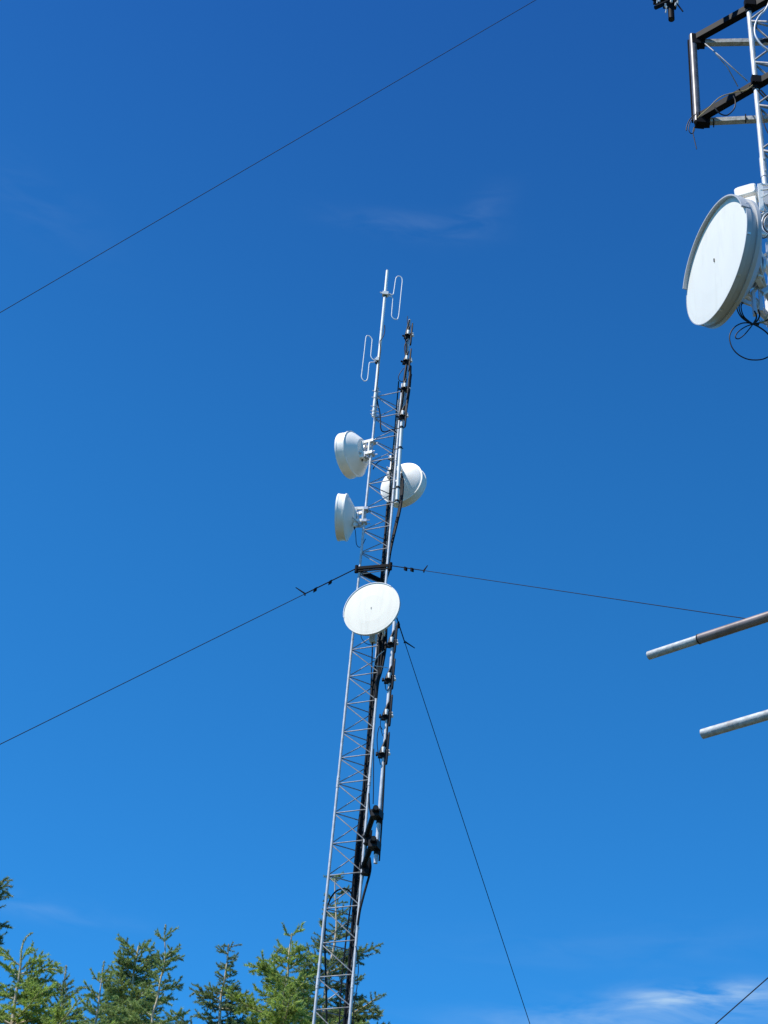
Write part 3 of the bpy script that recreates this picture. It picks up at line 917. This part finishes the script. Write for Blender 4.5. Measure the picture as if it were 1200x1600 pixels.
b = MB(); b.tube([Vector((pb.x, 7.33, zc)), Vector((A0.x, YT - 0.02, zc))], 0.02, 12); b.build('side_arm', M['dark'], t)

# two boom pipes
def boom(label, x0, y0, x1, y1, rr, mats, split=None, zoff=0.0, parts=True):
    # leg crossing lies on the same image line
    sl = (y1 - y0) / (x1 - x0)
    xx = 1258
    yy = y1 + (xx - x1) * sl
    z = PY(xx, yy, YT).z
    E_ = PZ(x0, y0, z)
    K = PZ(xx + 70, yy + 70 * sl, z)
    d = (K - E_).normalized()
    t = thing('boom_pipe', label, 'pipe', tuple(rA(z)), 'boom pipes on the right-hand tower')
    L = (K - E_).length
    if split:
        S = PZ(split[0], split[1], z)
        b = MB(); b.tube([E_, S + d * 0.01], rr * 0.93, 24, caps=False); b.build('inner_pipe', M[mats[0]], t)
        b = MB(); b.lathe(S - d * 0.006, d, [(rr * 0.93, 0), (rr * 1.07, 0), (rr * 1.07, L - (S - E_).length)], 28); b.build('outer_sleeve', M[mats[1]], t)
        b = MB(); b.lathe(S - d * 0.014, d, [(rr * 0.96, 0), (rr * 1.11, 0.0), (rr * 1.11, 0.007), (rr * 1.0, 0.007)], 28); b.build('collar', M['clampdark'], t)
        r_in = rr * 0.93
    else:
        b = MB(); b.tube([E_, K], rr, 24, caps=False); b.build('pipe', M[mats[0]], t)
        r_in = rr
    b = MB(); b.lathe(E_, d, [(r_in, 0), (r_in * 0.86, 0.0), (r_in * 0.86, 0.12), (0.001, 0.12)], 24); b.build('shaded_end', M['end_shade'], t)  # shallow recess, its shade put into the near-black colour
    b = MB(); p = rA(z); b.box(p + Vector((0, -0.03, 0)), (0.06, 0, 0), (0, 0.035, 0), (0, 0, 0.06)); b.build('leg_clamp', M['galv'], t)
    return t, E_, K
bp1 = boom('brown and grey boom pipe, upper of the two poking in from the right edge', 1013.5, 1024.5, 1200, 963.5, 0.0290, ('boom', 'brown'), (1094.5, 998))
bp2 = boom('mottled grey boom pipe, lower and shorter of the two poking in from the right edge', 1097.5, 1147, 1200, 1117, 0.0290, ('boom',))

# big near dish
legA = rA
d5 = dish('large near white-faced dish with grey rim at the right edge', (1118.7, 407.5), 7.05, 206, 60.7, rA, drum=0.115, kind='grey', cone=0.42, depth_c=0.15, lip=((1068, 452), (1100, 345), (1163, 324), 0.036))
t5, c5, n5, D5, s5, back5 = d5
def box_radio(label, px0, px1, Y, th, bev, tilt=0.0):
    a = PY(px0[0], px0[1], Y); c = PY(px1[0], px1[1], Y)
    p = (a + c) / 2
    hw = abs(c.x - a.x) / 2; hh = abs(a.z - c.z) / 2
    t = thing('radio_unit', label, 'radio unit', tuple(p), 'white radio boxes behind the near dish')
    ax = Vector((cos(tilt), -0.50, sin(tilt))).normalized()
    ay = Vector((0.50, 1, 0)).normalized()
    az = ax.cross(ay).normalized()
    b = MB(); b.box(p, ax * hw, ay * th, az * hh, bev); b.build('housing', M['white'], t)
    k = MB()
    for i in range(4):
        k.tube([p + ax * (-0.6 + 0.4 * i) * hw - az * hh * 0.98, p + ax * (-0.6 + 0.4 * i) * hw - az * (hh + 0.02)], 0.008, 8)
    k.build('connector', M['clampdark'], t)
    k = MB(); k.box(p + ay * (th + 0.012), ax * hw * 0.6, ay * 0.01, az * hh * 0.7); k.build('back_plate', M['galv'], t)
    return t
box_radio('white rounded radio box, upper one behind the large near dish', (1149.5, 296), (1184.5, 315), 7.42, 0.06, 0.022, 0.06)
box_radio('white radio box below the rounded one behind the large near dish', (1160, 314), (1187.5, 353), 7.38, 0.05, 0.012, 0.05)

# mount frame at the right edge
mf = thing('dish_mount', 'white and grey steel mount frame holding the large near dish to the tower leg', 'dish mount', tuple(PY(1196, 400, 7.35)))
b = MB()
b.bar(PY(1187, 288, 7.3), PY(1190.5, 330, 7.3), 0.010, 0.03, Vector((1, 0, 0)))
b.bar(PY(1187, 288, 7.3), PY(1212, 290, 7.3), 0.012, 0.012)
b.bar(PY(1187, 297, 7.3), PY(1212, 294, 7.3), 0.014, 0.010)
b.bar(PY(1188, 309, 7.3), PY(1199, 303, 7.3), 0.012, 0.012)
b.build('upper_plate', M['white'], mf)
b = MB()
b.box(PY(1202, 312, 7.40), (0.05, 0, 0), (0, 0.04, 0), (0, 0, 0.09))
b.box(PY(1194, 345, 7.40), (0.02, 0, 0), (0, 0.02, 0), (0, 0, 0.06))
b.tube([PY(1192, 318, 7.33), PY(1208, 345, 7.33)], 0.012, 8)
b.tube([PY(1190, 336, 7.33), PY(1208, 326, 7.33)], 0.010, 8)
b.build('hinge_block', M['galv'], mf)
b = MB()
b.tube([PY(1181, 364, 7.30), PY(1196, 366, 7.34), PY(1206, 362, 7.38)], [0.022, 0.030, 0.026], 12)
b.box(PY(1184, 358, 7.30), (0.025, 0, 0), (0, 0.03, 0), (0, 0, 0.03), 0.008)
b.build('polariser_box', M['alu'], mf)
b = MB()
for (p0, p1, w) in (((1196, 398), (1215, 385), 0.020), ((1190, 405), (1212, 396), 0.018), ((1200, 380), (1206, 470), 0.03), ((1183, 436), (1190, 462), 0.018)):
    b.bar(PY(*p0, 7.22), PY(*p1, 7.28), w, w)
b.build('strut', M['galv'], mf)
b = MB()
b.tube([PY(1178, 470, 7.15), PY(1188, 480, 7.15)], 0.026, 12)
b.bar(PY(1176, 456, 7.1), PY(1180, 492, 7.1), 0.035, 0.02)
b.bar(PY(1186, 436, 7.1), PY(1190, 486, 7.1), 0.014, 0.02)
b.bar(PY(1157, 469, 7.08), PY(1173, 475, 7.08), 0.014, 0.03)
b.bar(PY(1172, 462, 7.1), PY(1186, 446, 7.1), 0.016, 0.02)
b.bar(PY(1190, 458, 7.1), PY(1210, 444, 7.1), 0.035, 0.03)
b.build('lower_bracket', M['alu'], mf)
b = MB()
b.tube([PY(1204, 400, 7.3), PY(1212, 520, 7.3)], 0.026, 14)
b.tube([PY(1181, 436, 7.12), PY(1194, 440, 7.12)], 0.012, 8)
b.build('mount_pipe', M['galv'], mf)
# cables round the near dish
scable('big black cable loop hanging under the large near dish', [(1178, 507), (1168, 504.5), (1158, 505.5), (1148, 511), (1141.5, 520), (1140, 530), (1144, 543), (1153, 553.5), (1166, 560.5), (1180, 562.5), (1194, 560.5), (1208, 553)], 7.05, 0.0040)
scable('small black cable loop inside the big one under the near dish', [(1178, 506), (1166, 510), (1155, 517), (1149.5, 524), (1150, 528.5), (1155, 529), (1163, 523), (1170, 515), (1176, 507), (1180, 500)], 7.03, 0.0036)
for j in range(3):
    scable('black cable curving down from behind the near dish into the knot', [(1158 + 3 * j, 470 + j), (1152.5 + 3 * j, 476), (1152 + 3.2 * j, 484), (1157 + 2.5 * j, 494), (1165 + 2 * j, 501), (1175 + j, 506), (1186, 506 + j)], 7.08, 0.0040)
scable('black cable from the bracket down into the knot under the near dish', [(1179, 486), (1182, 494), (1180, 502), (1176, 507)], 7.08, 0.005)
scable('black cable running right from the knot under the near dish', [(1176, 506), (1184, 505), (1192, 503), (1206, 497)], 7.06, 0.005)
scable('black cable sloping right and down from the knot under the near dish', [(1176, 506), (1186, 511), (1196, 518), (1206, 528)], 7.04, 0.005)
scable('second black cable behind the bracket above the knot', [(1185, 484), (1187, 492), (1184, 500), (1178, 506)], 7.1, 0.005)
scable('ochre cable rising right of the knot under the near dish', [(1186, 500), (1191, 505), (1196, 498), (1202, 488), (1208, 478)], 7.02, 0.0035, 'ochre')
scable('ochre cable crossing right of the knot under the near dish', [(1190, 500), (1194, 506), (1204, 508), (1214, 506)], 7.02, 0.003, 'ochre')
for j in range(3):
    r_ = 12.5 - 1.8 * j
    scable('grey cable coiled beside the mount of the near dish' if j != 1 else 'black cable among the grey coils beside the mount of the near dish', [(1203 + r_ * cos(a), 349 + r_ * 1.35 * sin(a)) for a in [radians(q) for q in range(-60, 291, 25)]], 7.2 + 0.01 * j, 0.0042, 'galv' if j != 1 else 'rubber')
scable('thin black wire under the polariser of the near dish', [(1186, 370), (1194, 372), (1200, 368), (1208, 362)], 7.2, 0.004)

# wires of the right-hand tower
wA = rA(PY(1149, -184, YT).z)
guy(wA, PY(0, 488.5, 8.2), 0.0026, 'long thin wire slanting across the open sky in the upper left', group='wires of the right-hand tower')
wB = PY(1302, 1438, YT)
guy(wB, PY(1118, 1600, 6.9), 0.0028, 'dark wire cutting across the bottom right corner in front of the cloud', group='wires of the right-hand tower')

# ------------------------------------------------------------------ conifers
def rot_about(v, k, a):
    return v * cos(a) + np.cross(k, v) * sin(a) + k * np.dot(k, v) * (1 - cos(a))
class Foliage:
    def __init__(s, rng):
        s.rng = rng; s.V = []
    def brush(s, path, dens=300, ln=0.042, w=0.011, fat=1.0):
        dens, ln, w = dens * 1.35, ln * 1.18, w * 1.08
        """needles round a twig given as an (n,3) path"""
        path = np.asarray(path)
        seg = np.diff(path, axis=0)
        L = np.linalg.norm(seg, axis=1)
        tot = L.sum()
        if tot < 1e-4: return
        n = max(4, int(dens * tot))
        cum = np.concatenate([[0], np.cumsum(L)])
        t = s.rng.random(n) * tot
        i = np.clip(np.searchsorted(cum, t) - 1, 0, len(L) - 1)
        fr_ = (t - cum[i]) / np.maximum(L[i], 1e-6)
        p = path[i] + seg[i] * fr_[:, None]
        d = seg[i] / np.maximum(L[i], 1e-6)[:, None]
        rnd_ = s.rng.normal(size=(n, 3))
        rad = rnd_ - d * np.sum(rnd_ * d, axis=1)[:, None]
        rad[:, 2] += 0.25
        rad /= np.linalg.norm(rad, axis=1)[:, None]
        nd = d * 0.75 + rad * 0.85 * fat
        nd /= np.linalg.norm(nd, axis=1)[:, None]
        l = ln * (0.7 + 0.6 * s.rng.random(n))
        side = np.cross(nd, s.rng.normal(size=(n, 3)))
        side /= np.linalg.norm(side, axis=1)[:, None] + 1e-9
        a = p - side * w / 2; b = p + side * w / 2; c = p + nd * l[:, None]
        s.V.append(np.stack([a, b, c], axis=1).reshape(-1, 3))
    def build(s, name, mat, parent, split=None):
        V = np.concatenate(s.V)
        V = V - np.array(parent.location)
        nt = len(V) // 3
        me = bpy.data.meshes.new(name)
        me.vertices.add(len(V)); me.vertices.foreach_set('co', V.astype(np.float32).ravel())
        me.loops.add(nt * 3); me.loops.foreach_set('vertex_index', np.arange(nt * 3, dtype=np.int32))
        me.polygons.add(nt); me.polygons.foreach_set('loop_start', np.arange(0, nt * 3, 3, dtype=np.int32))
        me.polygons.foreach_set('loop_total', np.full(nt, 3, dtype=np.int32))
        me.update(); me.validate()
        me.materials.append(mat)
        o = bpy.data.objects.new(name, me); COL.objects.link(o); o.parent = parent
        return o

def conifer(label, trunk, Y, seed, prof, mat='needle', whorl=0.34, nb=(4, 6), extra=(), bare=0.0, upsweep=0.5,
            shoot=0.15, low=5.5, tipbrush=0.5, trunk_r=0.012, taper=0.012, dens=300, twig_gap=0.062, droop=0.0, front=0.0):
    rng = np.random.default_rng(seed)
    pts = pxpath(trunk, Y)
    # go on straight down to the ground
    dwn = (pts[-1] - pts[0]); 
    lastz = pts[-1].z
    gx = pts[-1] + Vector((rng.uniform(-.2, .2), rng.uniform(-.2, .2), 0)); gx.z = -0.2
    top = pts[0]
    path = smooth_path(pts, 6) + [pts[-1] * (1 - q) + gx * q for q in (0.2, 0.4, 0.6, 0.8, 1.0)]
    t = thing('spruce_tree', label, 'tree', (gx.x, gx.y, 0), 'spruce trees along the bottom edge')
    P = np.array([tuple(p) for p in path])
    b = MB()
    rs = [trunk_r + taper * (top.z - p.z) for p in path]
    rs = [min(r_, 0.14) for r_ in rs]
    b.tube(path, rs, 8)
    b.build('trunk', M['bark'], t)
    F = Foliage(rng); W = MB()
    # leader shoot
    lead = P[P[:, 2] > top.z - tipbrush]
    if len(lead) > 1: F.brush(lead, 420, 0.032, 0.010)
    zmin = max(1.5, top.z - low)
    z = top.z - tipbrush * 0.75
    def centre(z):
        i = np.searchsorted(-P[:, 2], -z)
        i = min(max(i, 1), len(P) - 1)
        a, c = P[i - 1], P[i]
        f_ = (z - a[2]) / (c[2] - a[2] - 1e-9)
        return a + (c - a) * f_
    def branch(p0, dirv, L, up_end, fine=True):
        n_ = 9
        pth = [p0]
        d = dirv / np.linalg.norm(dirv)
        for i in range(n_):
            q = (i + 1) / n_
            d = d + np.array([rng.normal(0, .05), rng.normal(0, .05), rng.normal(0, .04) + (up_end * (q - 0.35) * 0.22) - droop * 0.06])
            d /= np.linalg.norm(d)
            pth.append(pth[-1] + d * L / n_)
        return np.array(pth)
    def dress(pth, L, fine=True):
        W.tube([Vector(p) for p in pth], [max(0.016 * L * (1 - i / len(pth)) + 0.004, 0.003) for i in range(len(pth))], 5, caps=False)
        start = 0.12 if L > 0.5 else 0.0
        k0 = int(len(pth) * start)
        F.brush(pth[k0:], dens * 0.8, 0.040)
        seg = np.diff(pth, axis=0); Ls = np.linalg.norm(seg, axis=1); cum = np.concatenate([[0], np.cumsum(Ls)]); tot = cum[-1]
        s_ = max(0.10 * L, 0.05); sidef = 1
        gap = twig_gap if fine else twig_gap * 2.2
        while s_ < tot * 0.98:
            i = min(int(np.searchsorted(cum, s_)) - 1, len(seg) - 1); i = max(i, 0)
            p = pth[i] + seg[i] * ((s_ - cum[i]) / Ls[i])
            d = seg[i] / Ls[i]
            hor = np.cross(d, [0, 0, 1.0]); hor /= np.linalg.norm(hor) + 1e-9
            rem = tot - s_
            tl = min(shoot + 0.42 * rem * (0.6 + 0.5 * rng.random()), 0.75) * (0.75 + 0.5 * rng.random())
            tl = min(tl, shoot * 2 + 0.35 * s_ + 0.05)
            td = d * (0.65 + rng.normal(0, .12)) + hor * sidef * (0.75 + rng.normal(0, .12)) + np.array([0, 0, rng.normal(0.10, 0.20)])
            td /= np.linalg.norm(td)
            tp = [p]
            m_ = 4 if tl > 0.2 else 2
            for q in range(m_):
                td = td + np.array([rng.normal(0, .07), rng.normal(0, .07), rng.normal(0.0, .09) - (0.05 if tl > .25 else -0.03)])
                td /= np.linalg.norm(td)
                tp.append(tp[-1] + td * tl / m_)
            tp = np.array(tp)
            F.brush(tp, dens if fine else dens * 0.5, 0.042 if fine else 0.055, 0.011 if fine else 0.016)
            if tl > 0.24:
                # shoots on the twig
                ns = int(tl / 0.09)
                for j in range(1, ns + 1):
                    f_ = j / (ns + 1) * m_
                    ii = min(int(f_), m_ - 1)
                    q0 = tp[ii] + (tp[ii + 1] - tp[ii]) * (f_ - ii)
                    h2 = np.cross(td, [0, 0, 1.0]); h2 /= np.linalg.norm(h2) + 1e-9
                    sd2 = td * 0.7 + h2 * (1 if j % 2 else -1) * 0.75 + np.array([0, 0, rng.normal(0.05, 0.28)])
                    sd2 /= np.linalg.norm(sd2)
                    sl_ = shoot * (0.6 + 0.6 * rng.random())
                    F.brush(np.array([q0, q0 + sd2 * sl_ * 0.5, q0 + sd2 * sl_ + np.array([0, 0, 0.01])]), dens if fine else dens * 0.5, 0.040, 0.011 if fine else 0.016)
            sidef *= -1
            s_ += gap * (0.6 + 0.8 * rng.random())
    az0 = rng.random() * 6.28
    while z > zmin:
        dtop = top.z - z
        if dtop >= bare:
            Lm = prof(dtop)
            c = centre(z)
            fine = dtop < low * 0.62
            nbr = int(rng.integers(nb[0], nb[1] + 1))
            for k in range(nbr):
                az = az0 + 2 * pi * k / nbr + rng.normal(0, .3)
                if sin(az) < -0.55 and rng.random() < front and dtop < 2.6: continue
                L = Lm * (0.62 + 0.55 * rng.random())
                if L < 0.08: continue
                elv = upsweep * (1.0 if dtop < 1.0 else max(0.0, 1.15 - 0.28 * dtop)) + rng.normal(0, .13)
                dv = np.array([cos(az) * cos(elv), sin(az) * cos(elv), sin(elv)])
                p0 = c + np.array([0, 0, rng.normal(0, .05)])
                dress(branch(p0, dv, L, 0.8), L, fine)
            az0 += 1.1
        z -= whorl * (0.75 + 0.5 * rng.random()) * (1.0 if dtop < low * .62 else 1.5)
    for e in extra:
        pp = smooth_path(pxpath(e, Y), 3)
        pth = np.array([tuple(q) for q in pp])
        L = float(np.linalg.norm(np.diff(pth, axis=0), axis=1).sum())
        dress(pth, L, True)
    F.build('crown', M[mat], t)
    W.build('branches', M['bark'], t)
    return t

cone = lambda a, s, m: (lambda d: min(a + s * d, m))
conifer('tall spruce at the left edge, only its branch tips reaching in', [(-52, 1325), (-54, 1450), (-58, 1640)], 27, 1,
        lambda d: min(.18 + .30 * d, .72) if d < 2.6 else 1.15, 'needle_d', low=4.5, extra=[[(-50, 1400), (-15, 1386), (8, 1376), (13, 1377)], [(-50, 1410), (-10, 1392), (12, 1384), (18, 1386)], [(-50, 1425), (-15, 1412), (2, 1402), (14, 1403)], [(-50, 1478), (-15, 1458), (4, 1447), (12, 1450)], [(-50, 1500), (-18, 1482), (4, 1470)]])
conifer('big green spruce with a fat bent pale leader in the lower left corner', [(52, 1457), (41, 1465), (34, 1482), (32, 1510), (28, 1535), (22, 1575), (17, 1620), (12, 1660)], 24, 2,
        lambda d: .06 + .48 * d if d < .9 else min(.49 + .9 * (d - .9), 1.7), 'needle_b', whorl=0.27, nb=(5, 7), bare=0.62, tipbrush=0.75, trunk_r=0.008, taper=0.015, front=0.80,
        extra=[[(33, 1515), (50, 1504), (66, 1495)], [(30, 1522), (55, 1518), (80, 1514), (97, 1519)], [(33, 1500), (44, 1488), (54, 1484)],
               [(30, 1508), (12, 1496), (-6, 1489)], [(28, 1545), (55, 1540), (80, 1528)], [(24, 1570), (50, 1562), (70, 1555)]])
conifer('small dark thin-topped spruce between the corner tree and the dense trees', [(103.5, 1508), (101, 1530), (97, 1560), (95, 1620), (94, 1660)], 25, 3,
        lambda d: .10 + .10 * d if d < .5 else min(.15 + .55 * (d - .5), 1.2), 'needle_d', whorl=0.26, bare=0.28, tipbrush=0.2, trunk_r=0.008, nb=(4, 5), upsweep=0.8)
conifer('slender spruce with a bare pale stem left of the dense crown', [(163, 1501), (160, 1520), (157, 1545), (152, 1580), (149, 1605), (147, 1660)], 26, 4,
        lambda d: .13 + .10 * d if d < .75 else min(.22 + .45 * (d - .6), 1.4), 'needle', bare=0.25, tipbrush=0.18, nb=(3, 4), whorl=0.30, trunk_r=0.008, taper=0.009, front=0.8,
        extra=[[(155, 1562), (142, 1548), (132, 1543), (125, 1546)], [(158, 1536), (150, 1529), (145, 1528)]])
conifer('dense dark spruce with a flat leaning top, left of the curved-stem one', [(217, 1478), (214, 1492), (209, 1520), (206, 1550), (203, 1600), (202, 1660)], 28, 5,
        cone(.24, .44, 1.5), 'needle', nb=(5, 7), whorl=0.22, bare=0.10, tipbrush=0.04, upsweep=0.42, twig_gap=0.062, trunk_r=0.016, taper=0.008, front=0.6,
        extra=[[(214, 1489), (204, 1482), (194, 1474), (186, 1468)], [(214, 1486), (225, 1480), (234, 1484)], [(211, 1510), (196, 1503), (180, 1502)], [(209, 1516), (225, 1514), (243, 1512)]])
conifer('sparse spruce with a pale curved stem and tufted branches, right of the dense one', [(258.5, 1444), (257.5, 1465), (258, 1490), (256, 1510), (251, 1530), (246, 1560), (239, 1585), (236, 1620), (235, 1660)], 25.5, 6,
        lambda d: .10 + .17 * d if d < 1.1 else (.24 if d < 1.45 else min(.3 + .9 * (d - 1.45), 1.4)), 'needle', whorl=0.26, nb=(2, 4), bare=0.2, tipbrush=0.30, trunk_r=0.007, taper=0.008, upsweep=0.75, front=0.8,
        extra=[[(249, 1548), (262, 1545), (272, 1541), (284, 1540)], [(246, 1553), (235, 1548), (228, 1552)], [(255, 1500), (265, 1492), (276, 1484)], [(256, 1505), (268, 1500), (275, 1501)], [(257, 1470), (250, 1464), (243, 1460)]])
conifer('narrow pointed spruce standing clear between the two tree groups', [(357.5, 1475), (355, 1500), (351, 1530), (345, 1560), (343, 1600), (342, 1660)], 32, 7,
        lambda d: .14 + .05 * d if d < 0.95 else min(.30 + .75 * (d - .9), 1.9), 'needle_d', whorl=0.16, nb=(4, 5), bare=0.03, tipbrush=0.12, upsweep=0.35, front=0.85,
        extra=[[(347, 1562), (325, 1555), (308, 1550), (300, 1553)], [(348, 1560), (370, 1556), (388, 1556)]])
conifer('bushy bright green spruce with an arching pale branch, left of the middle tower', [(456.5, 1458), (454.5, 1470), (451, 1495), (450, 1520), (446, 1545), (444, 1575), (443, 1610), (442, 1660)], 25, 8,
        lambda d: .22 if d < .5 else min(.30 + .62 * (d - .45), 1.5), 'needle_b', whorl=0.27, nb=(4, 5), bare=0.10, tipbrush=0.04, trunk_r=0.011, taper=0.011, upsweep=0.5, front=0.7,
        extra=[[(444, 1563), (438, 1545), (428, 1528), (416, 1518), (404, 1512), (390, 1510)], [(443.5, 1592), (438, 1575), (432, 1568)],
               [(452, 1495), (470, 1494), (487, 1500), (496, 1512)], [(451, 1488), (440, 1480), (434, 1486)], [(456, 1464), (448, 1458), (445, 1452)], [(456, 1463), (465, 1455), (472, 1454)],
               [(446, 1540), (465, 1540), (485, 1548)], [(450, 1503), (430, 1502), (412, 1510)]])
conifer('tall thin spruce with a pale stem seen through the middle tower lattice', [(523.5, 1370), (523.5, 1395), (525, 1425), (525.5, 1450), (522, 1480), (518, 1498), (513, 1518), (509, 1545), (505, 1600), (504, 1660)], 30, 9,
        lambda d: .14 + .22 * d if d < 1.6 else min(.5 + .6 * (d - 1.6), 1.5), 'needle_d', whorl=0.24, nb=(3, 5), bare=0.05, tipbrush=0.12, trunk_r=0.009, taper=0.012, upsweep=0.4, dens=270, front=0.9,
        extra=[[(512, 1516), (535, 1498), (555, 1492), (575, 1486), (592, 1476)], [(515, 1524), (498, 1517), (484, 1509), (476, 1507)], [(501, 1603), (530, 1600), (555, 1597), (567, 1595)]])
